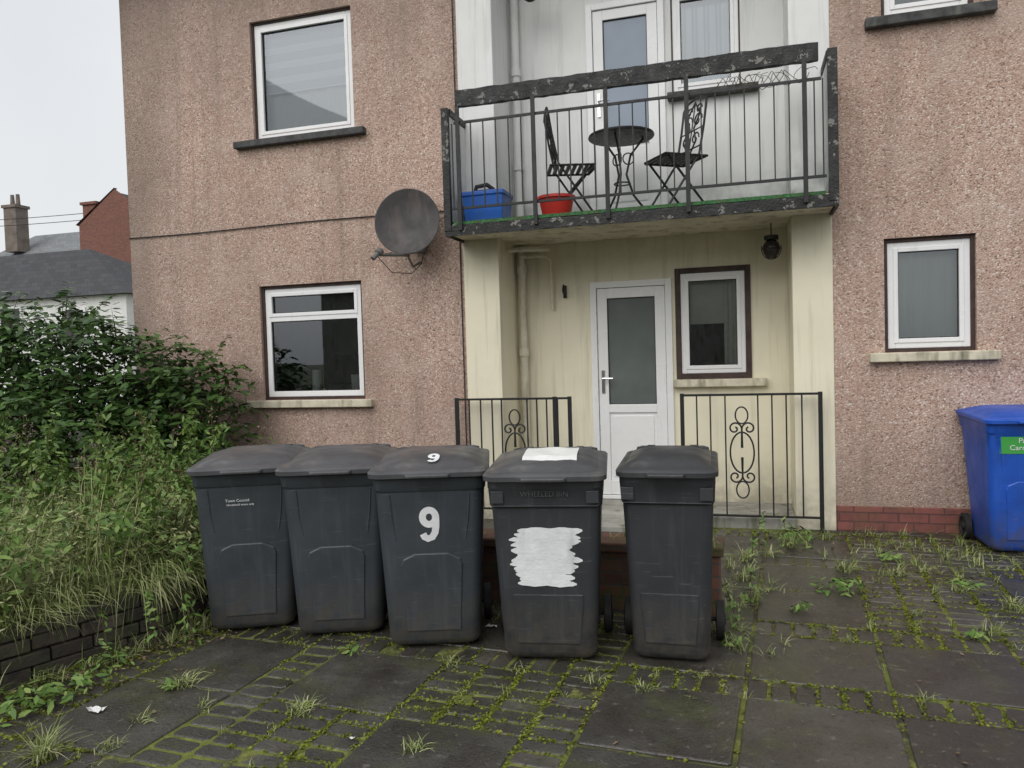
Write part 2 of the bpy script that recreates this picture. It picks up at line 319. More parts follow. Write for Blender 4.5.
M_hm=simple('handle_metal',(.6,.6,.6),.25,.05,5,60,.02,metal=1)
def door(x0,x1,z0,z1,y,gz,name,gm):
    e=empty(name); e.parent=B
    q=MB(); w=.06
    q.box(x0,x0+w,y-.02,y+.07,z0,z1); q.box(x1-w,x1,y-.02,y+.07,z0,z1); q.box(x0+w,x1-w,y-.02,y+.07,z1-w,z1); q.box(x0+w,x1-w,y-.02,y+.07,z0,z0+.035)
    q.obj('door_frame',M_upvc,e,.004)
    a,b,c,d=x0+w+.004,x1-w-.004,z0+.04,z1-w-.004; s=.095
    q=MB(); q.box(a,a+s,y+.0,y+.06,c,d); q.box(b-s,b,y,y+.06,c,d); q.box(a+s,b-s,y,y+.06,d-s,d); q.box(a+s,b-s,y,y+.06,gz-.05,gz+.03); q.box(a+s,b-s,y,y+.06,c,c+.14)
    q.box(a+s,b-s,y+.018,y+.05,c+.14,gz-.05); q.box(a+s+.03,b-s-.03,y+.008,y+.018,c+.17,gz-.08)
    q.obj('door_leaf',M_upvc,e,.004)
    g=MB(); g.box(a+s,b-s,y+.025,y+.04,gz+.03,d-s); g.obj('door_glass',gm,e)
    k=MB(); w=.006; xa,xb,za,zb=a+s,b-s,gz+.03,d-s
    k.box(xa,xa+w,y+.012,y+.024,za,zb);k.box(xb-w,xb,y+.012,y+.024,za,zb);k.box(xa+w,xb-w,y+.012,y+.024,za,za+w);k.box(xa+w,xb-w,y+.012,y+.024,zb-w,zb); k.obj('door_gasket',M_rubber,e)
    h=MB(); hx=a+.045; h.box(hx-.015,hx+.015,y-.012,y,1.02+z0,1.24+z0); h.tube([(hx,y-.01,1.16+z0),(hx,y-.05,1.16+z0),(hx+.1,y-.055,1.16+z0)],.009,8); h.obj('door_handle',M_hm,e,smooth=40)
    return e
door(*DL,BK-.01,.98,'front_door',M_frost); door(DU[0],DU[1],DU[2],DU[3],BK-.01,3.52,'balcony_door',M_skyglass)
q=MB(); q.box(-2.10,.42,6.70,BK,-.1,.095); q.box(-1.5,-.45,6.38,6.698,-.1,.05); q.obj('porch_floor',M_conc,B,.012)
q=MB(); 
q.tube([(-2.03,7.27,.1),(-2.03,7.27,2.56)],.038,12); q.tube([(-2.03,7.27,1.5),(-2.03,7.27,1.58)],.05,12); q.tube([(-2.03,7.27,2.3),(-2.03,7.27,2.38)],.05,12)
q.tube([(-2.03,7.22,2.46),(-1.8,7.25,2.46),(-1.74,7.27,2.42),(-1.74,7.3,1.95)],.018,8); q.tube([(-2.08,7.0,2.50),(-1.95,7.0,2.50),(-1.7,7.1,2.5)],.022,8)
q.obj('downpipe',M_pipe,B,smooth=50)
q=MB(); q.tube([(-2.03,7.27,2.68),(-2.03,7.27,5.5)],.036,12); 
for z in (3.3,4.2,5.0): q.tube([(-2.03,7.27,z),(-2.03,7.27,z+.07)],.047,12)
q.obj('balcony_downpipe',M_white_h,B,smooth=50)
q=MB(); q.tube([(x,D-.012,2.875-.008*math.sin(x*2)) for x in np.linspace(-6.2,-2.46,30)],.006,5); q.tube([(-6.195,D-.01,2.87),(-6.21,7.2,2.87)],.006,5)
q.tube([(-2.47,D-.015,5.6),(-2.465,D-.015,.3)],.006,5)
q.obj('wall_cable',M_rubber,B)
def globe_lamp(loc,nm,ztop):
    e=empty(nm,loc)
    q=MB(); n=16
    L=[]
    for i in range(1,10):
        t=math.pi*i/10; L.append([(.072*math.sin(t)*math.cos(2*math.pi*k/n),.072*math.sin(t)*math.sin(2*math.pi*k/n),-.072*1.15*math.cos(t)) for k in range(n)])
    q.loft(L,0); q.obj('smoked_globe',M_dglass,e,smooth=60)
    q=MB(); q.tube([(0,0,.075),(0,0,.11)],.06,14); q.tube([(0,0,.11),(0,0,ztop-loc[2]-.002)],.006,6)
    for k in range(4):
        a=math.pi*k/4; q.tube([(.08*math.cos(t)*math.cos(a),.08*math.cos(t)*math.sin(a),.09*math.sin(t)) for t in np.linspace(-math.pi-.3,.3,14)],.004,5)
    q.tube([(.08*math.cos(t),.08*math.sin(t),0) for t in np.linspace(0,2*math.pi,20)],.004,5)
    q.obj('lamp_cage',M_iron,e,smooth=50); return e
globe_lamp((.27,6.95,2.35),'porch_lamp',2.57); globe_lamp((-1.80,7.0,4.86),'porch_lamp',5.55)
e=empty('wall_bracket',(-1.62,BK-.02,2.1)); q=MB(); q.box(-.015,.015,-.01,.018,-.05,.07); q.tube([(0,-.01,.05),(0,-.06,.07),(0,-.09,.02),(.01,-.07,-.03)],.008,6); q.tube([(0,-.01,-.05),(0,-.06,0)],.006,6); q.obj('bracket_arm',M_iron,e)
# ------------------------------------------------------------------ balcony
K=empty('balcony')
FY=6.30
q=MB(); q.box(-2.42,.71,FY+.03,D-.014,2.58,2.665); q.box(-2.098,.418,D-.014,BK-.002,2.58,2.665); q.obj('slab',M_soffit,K,.004)
q=MB(); 
xsn=np.linspace(-2.44,.73,60)
q.loft([[(x,FY-.005,2.56+random.uniform(-.007,.006)) for x in xsn],[(x,FY-.006,2.648+random.uniform(-.005,.005)) for x in xsn],[(x,FY+.028,2.65) for x in xsn],[(x,FY+.028,2.56) for x in xsn],[(x,FY-.005,2.56) for x in xsn]],0,False,False)
q.box(-2.445,-2.38,FY-.012,FY+.03,2.60,3.66); q.box(.665,.735,FY-.012,FY+.03,2.60,3.735)
q.box(-2.45,-2.375,FY+.032,D-.014,3.60,3.66); q.box(.66,.74,FY+.032,D-.014,3.675,3.735)
q.box(-2.448,-2.424,FY+.03,D-.014,2.56,2.69);q.box(.714,.738,FY+.03,D-.014,2.56,2.69)
q.obj('black_trim',M_black,K,.005)
q=MB(); q.box(-2.44,-2.385,FY+.032,D-.014,2.69,3.598); q.box(.67,.73,FY+.032,D-.014,2.69,3.673); q.obj('side_panel',M_white_r,K,.004)
q=MB(); 
xsn=np.linspace(-2.30,.60,50); u=lambda: random.uniform(-.004,.004)
q.loft([[(x,FY-.03+u(),3.65+u()) for x in xsn],[(x,FY-.03+u(),3.785+u()) for x in xsn],[(x,FY+.02,3.785+u()) for x in xsn],[(x,FY+.02,3.65+u()) for x in xsn],[(x,FY-.03,3.65) for x in xsn]],0,False,False)
q.box(-2.301,-2.299,FY-.029,FY+.019,3.652,3.782); q.box(.599,.601,FY-.029,FY+.019,3.652,3.782)
q.obj('top_beam',M_black,K)
q=MB(); q.box(-2.33,.62,FY-.01,FY+.01,3.51,3.53); q.box(-2.37,.65,FY-.01,FY+.01,2.78,2.80)
posts=[-2.29,-1.62,-1.01,-.37,.50]
for x in posts: q.box(x-.017,x+.017,FY-.03,FY-.011,2.60,3.66)
for i in range(4):
    a,b=posts[i],posts[i+1]; n=6 if i<3 else 8
    for k in range(1,n): x=a+(b-a)*k/n; q.box(x-.005,x+.005,FY-.005,FY+.005,2.79,3.52)
for x in (-2.35,.57,.63): q.box(x-.005,x+.005,FY-.005,FY+.005,2.79,3.52)
q.obj('railing',M_iron,K)
q=MB(); q.box(-2.37,.65,FY+.032,BK-.01,2.667,2.685,0); 
Lp=[[(x,FY-.004+random.uniform(-.006,0),2.651),(x,FY+.0,2.672+random.uniform(-.010,.010)),(x,FY+.04,2.687)] for x in np.linspace(-2.36,.64,220)]
q.loft([[l[i] for l in Lp] for i in range(3)],0,False,False)
q.obj('turf_mat',M_turf,K)
q=MB()
for i in range(9):
    pts=[]; a=random.uniform(0,6); x=random.uniform(-.3,.25)
    for k in range(16): pts.append((min(.6,x+.025*k+.02*math.sin(k+a)),FY+.04+.02*math.sin(k*1.3+a),3.56+.06*math.sin(k*.7+a)+.02*random.random()))
    q.tube(pts,.0025,4)
q.obj('fairy_light_wire',M_stem,K)
def bistro_chair(loc,rz,nm='bistro_chair'):
    e=empty(nm,loc,rz); q=MB(); r=.010
    for s in (-1,1):
        y=.18*s
        q.tube([(-.20,y,.92),(-.17,y,.72),(-.12,y,.47),(.20,y,.0)],r,6)
        q.tube([(.17,y*.9,.45),(.0,y*.9,.25),(-.22,y*.9,0)],r,6)
    q.tube([(-.20,-.18,.92)]+[(-.205,.18*math.sin(t),.92+.06*math.cos(t)) for t in np.linspace(-1.4,1.4,9)]+[(-.20,.18,.92)],r,6)
    for t in np.linspace(0,1,8):
        x=-.18+.37*t; q.box(x-.016,x+.016,-.185,.185,.452,.462)
    q.tube([(-.19,-.19,.45),(.19,-.19,.45),(.21,0,.45),(.19,.19,.45),(-.19,.19,.45),(-.19,-.19,.45)],r,6)
    q.tube([(.2,-.18,.02),(.2,.18,.02)],r*.8,6); q.tube([(-.21,-.16,.02),(-.21,.16,.02)],r*.8,6)
    def bk(y,z): return (-.12-(z-.47)*.18,y,z)
    for s in (-1,1):
        for cz,rr in ((.62,.06),(.78,.07),(.88,.045)):
            q.tube([bk(s*.075+rr*(1-.05*k)*math.cos(k*.45),cz+rr*(1-.05*k)*math.sin(k*.45)) for k in range(16)],.007,5)
        q.tube([bk(s*.02,.5),bk(s*.09,.6),bk(s*.03,.72),bk(s*.10,.84),bk(0,.95)],.008,5)
    q.tube([bk(-.18,.54),bk(.18,.54)],.007,5); q.tube([bk(-.18,.70),bk(.18,.70)],.006,5); q.tube([bk(0,.54),bk(0,.96)],.006,5)
    q.obj('chair_frame',M_iron,e,smooth=50); return e
bistro_chair((-1.42,6.78,2.69),math.radians(18)); bistro_chair((-.50,6.80,2.69),math.radians(215))
e=empty('bistro_table',(-.97,6.85,2.69)); q=MB(); n=32
L=[[(rr*math.cos(2*math.pi*k/n),rr*math.sin(2*math.pi*k/n),z) for k in range(n)] for rr,z in ((.27,.70),(.285,.70),(.29,.71),(.285,.725),(.27,.725))]; q.loft(L)
for k in range(3):
    a=k*2.094+.4; f=lambda r,z:(r*math.cos(a),r*math.sin(a),z)
    q.tube([f(.2,.70),f(.08,.55),f(.04,.38),f(.10,.2),f(.26,.0)],.010,6); q.tube([f(.06+.05*math.cos(t*.5),.52+.05*math.sin(t*.5)) for t in range(14)],.006,5)
q.tube([(.07*math.cos(t),.07*math.sin(t),.3) for t in np.linspace(0,6.3,16)],.007,5)
q.obj('table_frame',M_iron,e,smooth=50)
e=empty('storage_crate',(-2.13,6.56,2.69)); q=MB()
q.loft([[(sx*w/2,sy*d/2,z) for sx,sy in ((-1,-1),(1,-1),(1,1),(-1,1))] for w,d,z in ((.34,.26,0),(.37,.30,.22),(.39,.32,.225),(.39,.32,.26),(.36,.3,.262))]); q.obj('crate_body',M_blue,e,.008)
q=MB(); q.tube([(-.12,0,.262),(-.1,0,.33),(0,0,.34),(.05,.02,.30),(.05,.02,.262)],.02,8); q.box(-.1,.08,-.05,.05,.264,.29); q.obj('crate_tool',M_rubber,e,smooth=50)
e=empty('plant_tub',(-1.50,6.55,2.69)); q=MB(); n=24
q.loft([[(r_*math.cos(2*math.pi*k/n),r_*math.sin(2*math.pi*k/n),z) for k in range(n)] for r_,z in ((.12,0),(.15,.15),(.165,.152),(.165,.175),(.15,.176),(.13,.1))]); q.obj('tub_body',M_red,e,smooth=40)
# ------------------------------------------------------------------ porch railings
def scroll(q,cx,cz,y,sc=1):
    for s in (-1,1):
        for v in (-1,1):
            pts=[]
            for k in range(22):
                t=k*.36; rr=.056*sc*(1-k/26); pts.append((cx+s*(.056*sc-rr*math.cos(t)),y,cz+v*(.20*sc+rr*math.sin(t))))
            q.tube([(cx+s*.004,y,cz+v*.04*sc)]+pts,.008,6)
        q.tube([(cx+s*.095*sc*math.sin(t),y,cz+.17*sc*math.cos(t)*1.0) for t in np.linspace(0,math.pi,14)],.008,6)
        q.tube([(cx+s*.05*sc*math.sin(t),y,cz+.31*sc+.07*math.cos(t)) for t in np.linspace(0,math.pi,10)],.007,6)
        q.tube([(cx+s*.05*sc*math.sin(t),y,cz-.31*sc+.07*math.cos(t)) for t in np.linspace(0,math.pi,10)],.007,6)
def railing(nm,x0,x1,y,z0,z1,bars,ocx,posts):
    e=empty(nm); q=MB()
    q.box(x0,x1,y-.02,y+.02,z1-.012,z1+.006); q.box(x0,x1,y-.015,y+.015,z0+.11,z0+.125)
    for x in bars: q.box(x-.006,x+.006,y-.006,y+.006,z0+.12,z1-.01)
    for x in posts: q.box(x-.016,x+.016,y-.0165,y+.0165,z0-.05,z1+.012)
    scroll(q,ocx,(z0+z1)/2+.08,y,1.0); q.obj('ironwork',M_iron,e); return e
RY=6.63
railing('porch_railing',-.47,.60,RY,.0,1.13,[-.36,-.25,-.13,.13,.24,.35,.47],0.0,[-.48,.61])
railing('porch_railing',-2.50,-1.46,RY,.0,1.12,[-2.39,-2.28,-2.17,-2.08,-1.84,-1.75,-1.66,-1.56],-1.96,[-2.51,-1.45,-1.585])
# ------------------------------------------------------------------ satellite dish
e=empty('satellite_dish',(-2.865,D-.30,2.75)); 
nrm=Vector((.22,-.93,.22)).normalized(); ax=nrm.cross(Vector((0,0,1))).normalized(); ay=Vector(ax.cross(nrm)).normalized()
ay=-ay if ay.z<0 else ay
q=MB(); n=40; L=[]
def ring_(ra,rb,off): return [tuple(ax*(ra*math.cos(2*math.pi*k/n))+ay*(rb*math.sin(2*math.pi*k/n))+nrm*off) for k in range(n)]
for t in np.linspace(.03,1,10): L.append(ring_(.29*t,.31*t,.085*t*t-.085))
L.append(ring_(.298,.318,-.004))
for t in np.linspace(1,.03,6): L.append(ring_(.292*t,.312*t,.085*t*t-.095))
q.loft(L); q.obj('dish_reflector',M_dish,e,smooth=50)
M_arm=simple('arm_metal',(.13,.125,.12),.5,.2,5,60,.05)
tip=Vector((-.17,-.30,-.33)); base=-ay*.31-nrm*.04
q=MB(); q.tube([tuple(-nrm*.1),tuple(base-nrm*.03),tuple(base),tuple(tip)],.013,8); q.tube([tuple(base-ax*.14+ay*.03),tuple(tip)],.005,5); q.tube([tuple(base+ax*.14+ay*.03),tuple(tip)],.005,5)
dc=(-tip).normalized(); q.tube([tuple(tip-dc*.05),tuple(tip+dc*.02),tuple(tip+dc*.025),tuple(tip+dc*.07),tuple(tip+dc*.075)],[.022,.022,.034,.034,.02],12)
q.tube([tuple(-nrm*.1),(0,.2,-.12),(0,.285,-.14)],.02,8); q.box(-.06,.06,.27,.288,-.25,-.02)
q.tube([tuple(base),(0,.10,-.40),(0,.28,-.34)],.011,6)
q.obj('dish_arm',M_arm,e,smooth=50)
q=MB(); q.tube([tuple(tip),(-.14,-.05,-.46),(-.06,.2,-.45),(0,.285,-.36),(.1,.285,-.1),(.22,.285,.05),(.39,.285,.10)],.004,5); q.obj('dish_cable',M_rubber,e)
# ------------------------------------------------------------------ wheelie bins
def rrect(w,y0,y1,z,r,zt=0,crown=0):
    pts=[]; x0,x1=-w/2,w/2
    for cx,cy,a0 in ((x1-r,y0+r,-90),(x1-r,y1-r,0),(x0+r,y1-r,90),(x0+r,y0+r,180)):
        for k in range(6):
            a=math.radians(a0+18*k); px,py=cx+r*math.cos(a),cy+r*math.sin(a); pts.append((px,py,z+zt*(py-y0)-crown*(2*px/w)**2))
    return pts
def text(s,size,mt,parent,loc,rot,ext=.0008,nm='lettering'):
    cu=bpy.data.curves.new(nm,'FONT'); cu.body=s; cu.size=size; cu.extrude=ext; cu.align_x='CENTER'; cu.align_y='CENTER'
    o=bpy.data.objects.new(nm,cu); o.data.materials.append(mt); S.collection.objects.link(o); o.parent=parent; o.location=loc; o.rotation_euler=rot; return o
def nine(parent,h,fn,nm):
    q=MB(); sw=.095*h
    def rib(path,off,closed=False):
        L1=[];L2=[]
        for i,(u_,v_) in enumerate(path):
            a=path[(i+1)%len(path)] if (closed or i<len(path)-1) else path[i]; b=path[i-1] if (closed or i>0) else path[i]
            t=Vector((a[0]-b[0],a[1]-b[1])).normalized(); nn=(-t.y,t.x)
            L1.append(fn(u_+nn[0]*sw,v_+nn[1]*sw,off)); L2.append(fn(u_-nn[0]*sw,v_-nn[1]*sw,off))
        q.loft([L1,L2],0,False,closed)
    rib([(.18*h*math.cos(t),.21*h+.2*h*math.sin(t)) for t in np.linspace(0,2*math.pi,28,endpoint=False)],.0,True)
    rib([(.18*h,.25*h),(.185*h,.12*h),(.18*h,-.05*h),(.15*h,-.22*h),(.07*h,-.35*h),(-.05*h,-.39*h),(-.14*h,-.34*h),(-.18*h,-.25*h)],.0006)
    q.obj(nm,M_wpaint,parent)
HB=.965
def wheelie_bin(x,y,rz,w=.57,d=.66,H=HB,mt=M_bin,lm=M_lid,style=0,lidopen=0):
    e=empty('wheelie_bin',(x,y,0),math.radians(rz)); bw=w*.80; tw=w*.955
    fy=lambda z:-.075*z/.93
    q=MB(); L=[]
    L.append(rrect(bw-.06,.03,d*.66-.02,.015,.04)); L.append(rrect(bw-.015,.010,d*.66,.03,.05))
    zs=[.06,.25,.5,.75,.86] if style==0 else [.06,.25,.5,.72,.80]
    for z in zs: f=z/.93; L.append(rrect(bw+(tw-bw)*f,fy(z),d*.66+(d*.86-d*.66)*f,z*H,.055))
    if style==0:
        L.append(rrect(tw+.01,fy(.88)-.012,d*.88,.875*H,.055)); L.append(rrect(tw+.015,fy(.93)-.015,d*.89,.93*H,.055)); L.append(rrect(w*.995,fy(.93)-.03,d*.91,.937*H,.055)); L.append(rrect(w*1.0,fy(.93)-.032,d*.91,.962*H,.055)); L.append(rrect(w*.93,fy(.93)+.0,d*.88,.966*H,.04))
    else:
        L.append(rrect(tw+.004,fy(.82)-.014,d*.86,.815*H,.055)); L.append(rrect(tw+.012,fy(.93)-.016,d*.88,.90*H,.055)); L.append(rrect(w*.985,fy(.93)-.02,d*.90,.905*H,.055)); L.append(rrect(w*.99,fy(.93)-.022,d*.90,.962*H,.055)); L.append(rrect(w*.93,fy(.93)+.0,d*.88,.966*H,.04))
    q.loft(L); q.obj('bin_body',mt,e,smooth=38)
    q=MB(); a=bw*.33
    o=[(-a*.9,.10),(a*.9,.10),(a*1.02,.47),(a*.95,.50),(a*.55,.53),(-a*.55,.53),(-a*.95,.50),(-a*1.02,.47)]
    if style==1: o=[(-a*1.0,.10),(a*1.0,.10),(a*1.15,.30),(a*1.15,.36),(-a*1.15,.36),(-a*1.15,.30)]
    L=[[(px,fy(pz)*1.0+.01,pz*H) for px,pz in o],[(px,fy(pz)-.003,pz*H) for px,pz in o],[(px*.955,fy(pz)-.007,(.33+(pz-.33)*.965)*H) for px,pz in o]]
    q.loft(L); q.obj('front_panel',mt,e,.003)
    q=MB()
    if style==0:
        for s in(-1,1): q.tube([(s*w*.30,fy(.55)-.002,.60*H),(s*w*.33,fy(.7)-.002,.72*H),(s*w*.345,fy(.84)-.002,.85*H)],.005,6)
        q.obj('body_rib',mt,e,smooth=50)
    else:
        q.tube([(-tw*.47,fy(.815)-.016,.815*H),(tw*.47,fy(.815)-.016,.815*H)],.004,6)
        for s in (-1,1): q.box(s*w*.40-.03,s*w*.40+.03,fy(.9)-.022,fy(.9)+.03,.83*H,.89*H)
        q.obj('collar_rib',mt,e,.004)
    lp=empty('lid_hinge'); lp.parent=e; y1=d*.93; lp.location=(0,y1,.95*H); lp.rotation_euler=(-math.radians(lidopen),0,0)
    q=MB(); y0=fy(.93)-.05; zt=.03; z0=.968*H-.022; cw=.008
    L=[rrect(w*1.0,y0+.012,y1-.01,z0+.002,.06),rrect(w*1.045,y0-.004,y1,z0-.002,.07,zt,0),rrect(w*1.05,y0-.006,y1,z0+.020,.07,zt,0),rrect(w*1.03,y0+.004,y1-.008,z0+.030,.07,zt,.002),rrect(w*.97,y0+.035,y1-.03,z0+.038,.065,zt,.004),
       rrect(w*.90,y0+.060,y1-.05,z0+.040,.06,zt,.004),rrect(w*.86,y0+.075,y1-.065,z0+.054,.06,zt,cw),rrect(w*.6,y0+.22,y1-.15,z0+.080,.06,zt,cw*.5),rrect(w*.25,y0+.28,y1-.24,z0+.084,.04,zt,0)]
    q.loft(L); o=q.obj('bin_lid',lm,lp,smooth=32); o.location=(0,-y1,-.95*H)
    q=MB(); q.loft([[(s*w*.5*k,yy,z0+zz) for s,k,yy,zz in ((-1,.42,y0+.02,-.004),(-1,.36,y0-.034,.0),(1,.36,y0-.034,.0),(1,.42,y0+.02,-.004))],[(s*w*.5*k,yy,z0+zz) for s,k,yy,zz in ((-1,.42,y0+.02,.022),(-1,.35,y0-.036,.016),(1,.35,y0-.036,.016),(1,.42,y0+.02,.022))]])
    o=q.obj('lid_grip',lm,lp,.005); o.location=(0,-y1,-.95*H)
    q=MB(); hz=.985*H
    q.tube([(-w*.40,y1-.04,hz-.03),(-w*.40,y1+.045,hz+.01),(-w*.36,y1+.06,hz+.012),(w*.36,y1+.06,hz+.012),(w*.40,y1+.045,hz+.01),(w*.40,y1-.04,hz-.03)],.014,8)
    for s in (-1,1): q.box(s*w*.25-.02,s*w*.25+.02,y1-.03,y1+.055,hz-.01,hz+.03)
    q.obj('bin_handle',mt,e,smooth=45)
    q=MB(); wy=d*.66+.02; wx=bw/2+(.015 if style==0 else .03)
    for s in (-1,1):
        xo=s*(wx+.045); xi=s*wx; n=24
        L=[[(xx,wy+rr*math.cos(2*math.pi*k/n),.1+rr*math.sin(2*math.pi*k/n)) for k in range(n)] for xx,rr in ((xi,.085),(xi+s*.004,.098),(xo-s*.006,.1),(xo,.09),(xo-s*.001,.07),(xo-s*.012,.065),(xo-s*.012,.03),(xo+s*.004,.028),(xo+s*.006,.01))]
        if s<0: L=L[::-1]
        q.loft(L)
    q.tube([(-wx,wy,.1),(wx,wy,.1)],.012,8); q.obj('bin_wheels',M_rubber,e,smooth=35)
    q=MB()
    for s in (-1,1): q.box(s*(wx-.045)-.02,s*(wx-.045)+.02,d*.55,wy+.02,.07,.2)
    q.obj('axle_housing',mt,e,.01)
    return e,fy
tilt=math.radians(90)+math.atan(.075/.93)
b1,fy=wheelie_bin(-2.65,3.66,25)
text('Town Council',.022,M_wpaint,b1,(-.04,fy(.77)-.005,.755),(tilt,0,0),.0005); text('Household waste only',.016,M_wpaint,b1,(-.025,fy(.75)-.005,.732),(tilt,0,0),.0005)
b2,fy=wheelie_bin(-2.115,3.69,20)
b3,fy=wheelie_bin(-1.54,3.64,18,w=.585)
nine(b3,.185,lambda u_,v_,o:(u_-.005,fy((.66+v_)/HB)-.0025-o,.66+v_),'house_number')
y0_=-.125; z0_=.968*HB-.022
nine(b3,.10,lambda u_,v_,o:(u_*1.1+.02,y0_+.155+v_*1.3,z0_+.054+(.155+v_*1.3-.075)*.18+.03*(.155+v_*1.3)+.0035+o),'lid_number')
b4,fy=wheelie_bin(-.915,3.59,9,mt=M_bin2,lm=M_lid,style=1,w=.565)
text('WHEELED BIN',.036,M_lid,b4,(0,fy(.93)-.020,.845),(tilt,0,0),.0012)
q=MB()
for i in range(17):
    z=.40+.0165*i; xa=-.155+random.uniform(-.03,.02)+.004*abs(i-8)*.5+.012*math.sin(i*.9); xb=.155+random.uniform(-.04,.02)-(.03 if i<4 else 0)-.012*math.sin(i*.7); hh=.011+random.random()*.004
    yb=-.0035-.0004*(i%3); n=14; top=[];bot=[]; sk=.02*(random.random()-.5)
    for k in range(n+1):
        x=xa+(xb-xa)*k/n; wv=.003*math.sin(k*1.1+i)+random.uniform(-.0015,.0015)+sk*(k/n-.5); ed=(1 if 0<k<n else .3)
        zt_=z+hh*ed+wv; zb_=z-hh*ed+wv; top.append((x,fy(zt_/HB)+yb,zt_)); bot.append((x,fy(zb_/HB)+yb,zb_))
    q.loft([bot,top],0,False,False)
q.obj('painted_patch',M_wpaint,b4)
q=MB(); L=[[(x,y,z0_+.085+.03*(y+.1)+.003*math.sin(x*30+y*20)+(-.02 if y<.09 else 0)) for x in np.linspace(-.12,.15,10)] for y in np.linspace(.06,.36,9)]; q.loft(L,0,False,False); q.obj('paper_sheet',M_litter,b4)
b5,fy=wheelie_bin(-.345,3.70,2,w=.452,d=.55,H=.975,mt=M_bin2,lm=M_lid2,style=1)
bb,fy=wheelie_bin(1.915,6.14,2,mt=M_binblue,lm=M_binblue,H=.99,w=.58)
q=MB(); q.add([(-.20,fy(.72)-.004,.72),(.14,fy(.72)-.004,.72),(.14,fy(.84)-.004,.84),(-.20,fy(.84)-.004,.84)],[(0,1,2,3)]); q.obj('recycling_label',M_green,bb)
text('Paper\nCardboard',.05,M_wpaint,bb,(-.03,fy(.78)-.007,.787),(tilt,0,0),.0005)
# ------------------------------------------------------------------ ground, paving
g=MB(); g.add([(-400,-400,-.05),(400,-400,-.05),(400,400,-.05),(-400,400,-.05)],[(0,1,2,3)]); g.obj('ground',M_ground)
g=MB(); g.add([(-5.2,-6,-.004),(9,-6,-.004),(9,6.76,-.004),(-5.2,6.76,-.004)],[(0,1,2,3)]); g.obj('moss_bed',M_moss)
th=math.radians(-3.5); ct,st_=math.cos(th),math.sin(th)
def rot(x,y): return (x*ct-y*st_, x*st_+y*ct)
pv=MB(); joints=[]
def slab(x0,x1,y0,y1,dz=0,j=.006):
    joints.append((x0,x1,y0,y1))
    x0+=j+random.uniform(0,.004);x1-=j+random.uniform(0,.004);y0+=j+random.uniform(0,.004);y1-=j+random.uniform(0,.004)
    cx,cy=rot((x0+x1)/2,(y0+y1)/2)
    if cy>6.72 or cx<-4.6: return
    big=(x1-x0)>.3
    tx,ty=random.gauss(0,.004 if big else .015),random.gauss(0,.004 if big else .015); z=random.gauss(0,.0016)+dz; c=.012 if big else .016
    def ring(ins,zz,cc):
        a,b,c_,d_=x0+ins,x1-ins,y0+ins,y1-ins; P=[(a+cc,c_),(b-cc,c_),(b,c_+cc),(b,d_-cc),(b-cc,d_),(a+cc,d_),(a,d_-cc),(a,c_+cc)]
        out=[]
        for px,py in P:
            h=zz+tx*(px-(x0+x1)/2)+ty*(py-(y0+y1)/2)+z; out.append((*rot(px,py),h))
        return out
    pv.loft([ring(0,-.03,c),ring(0,-.006,c),ring(.0025,-.0015,c),ring(.008,0,c)],0,True)
xs=[];ys=[]
pat=[.6,.6,.2,.6,.6,.6,.2]
x=-5.62;i=0
while x<9: xs.append((x,x+pat[i%7])); x+=pat[i%7]; i+=1
y=-5.2;i=0;pt=[.6,.2,.6,.6,.2]
while y<7.6: ys.append((y,y+pt[i%5])); y+=pt[i%5]; i+=1
for ix,(xa,xb) in enumerate(xs):
    for iy,(ya,yb) in enumerate(ys):
        bx=xb-xa<.3; by=yb-ya<.3; mx,my=(xa+xb)/2,(ya+yb)/2
        blocks=bx or (by and (mx<.3 or my>3.4 or random.random()<.3)) or (mx>.2 and my>3.9 and random.random()<.75) or (mx<-.9 and my<3.5 and random.random()<.15)
        if not blocks: slab(xa,xb,ya,yb,.003,.008)
        else:
            nx=max(1,round((xb-xa)/.2)); ny=max(1,round((yb-ya)/.1)) 
            if by and not bx: nx=max(1,round((xb-xa)/.1)); ny=1
            if bx and by: nx,ny=1,2
            for a in range(nx):
                for b in range(ny):
                    if random.random()<.012: continue
                    slab(xa+(xb-xa)*a/nx,xa+(xb-xa)*(a+1)/nx,ya+(yb-ya)*b/ny,ya+(yb-ya)*(b+1)/ny,.0,.005)
pv.obj('paving',M_slab)
q=MB(); q.box(-1.95,-.13,4.42,4.64,-.1,.34); q.box(-1.97,-.11,4.40,4.66,.342,.40); q.obj('low_brick_wall',M_lowb,None,.01)
# ------------------------------------------------------------------ garden bed wall
pl=[(-4.6,-.6),(-3.42,2.65),(-3.09,3.45),(-2.98,4.3),(-2.98,6.70)]
gw=MB()
for (ax_,ay_),(bx_,by_) in zip(pl[:-1],pl[1:]):
    Ls=math.hypot(bx_-ax_,by_-ay_); dx,dy=(bx_-ax_)/Ls,(by_-ay_)/Ls; nx_,ny_=-dy,dx
    for cse in range(4):
        s=-(.11 if cse%2 else 0)
        while s<Ls:
            l=random.uniform(.20,.24); s0=max(0,s)+.004; s1=min(Ls,s+l)-.004; s+=l
            if s1-s0<.03: continue
            z0=cse*.073-.01; z1=z0+.067+random.uniform(-.003,.003); o0=random.uniform(-.008,.008); wd=.17
            P=[(s0,o0),(s1,o0+random.uniform(-.004,.004)),(s1,wd),(s0,wd)]
            gw.loft([[(ax_+dx*a+nx_*b,ay_+dy*a+ny_*b,z) for a,b in P] for z in (z0,z1)])
gw.obj('garden_wall',M_block,None,.008)
g=MB(); poly=[(-4.75,-.6),(-3.55,2.72),(-3.22,3.48),(-3.12,4.3),(-3.12,6.74),(-6.22,6.74),(-6.22,14),(-16,14),(-16,-.6)]
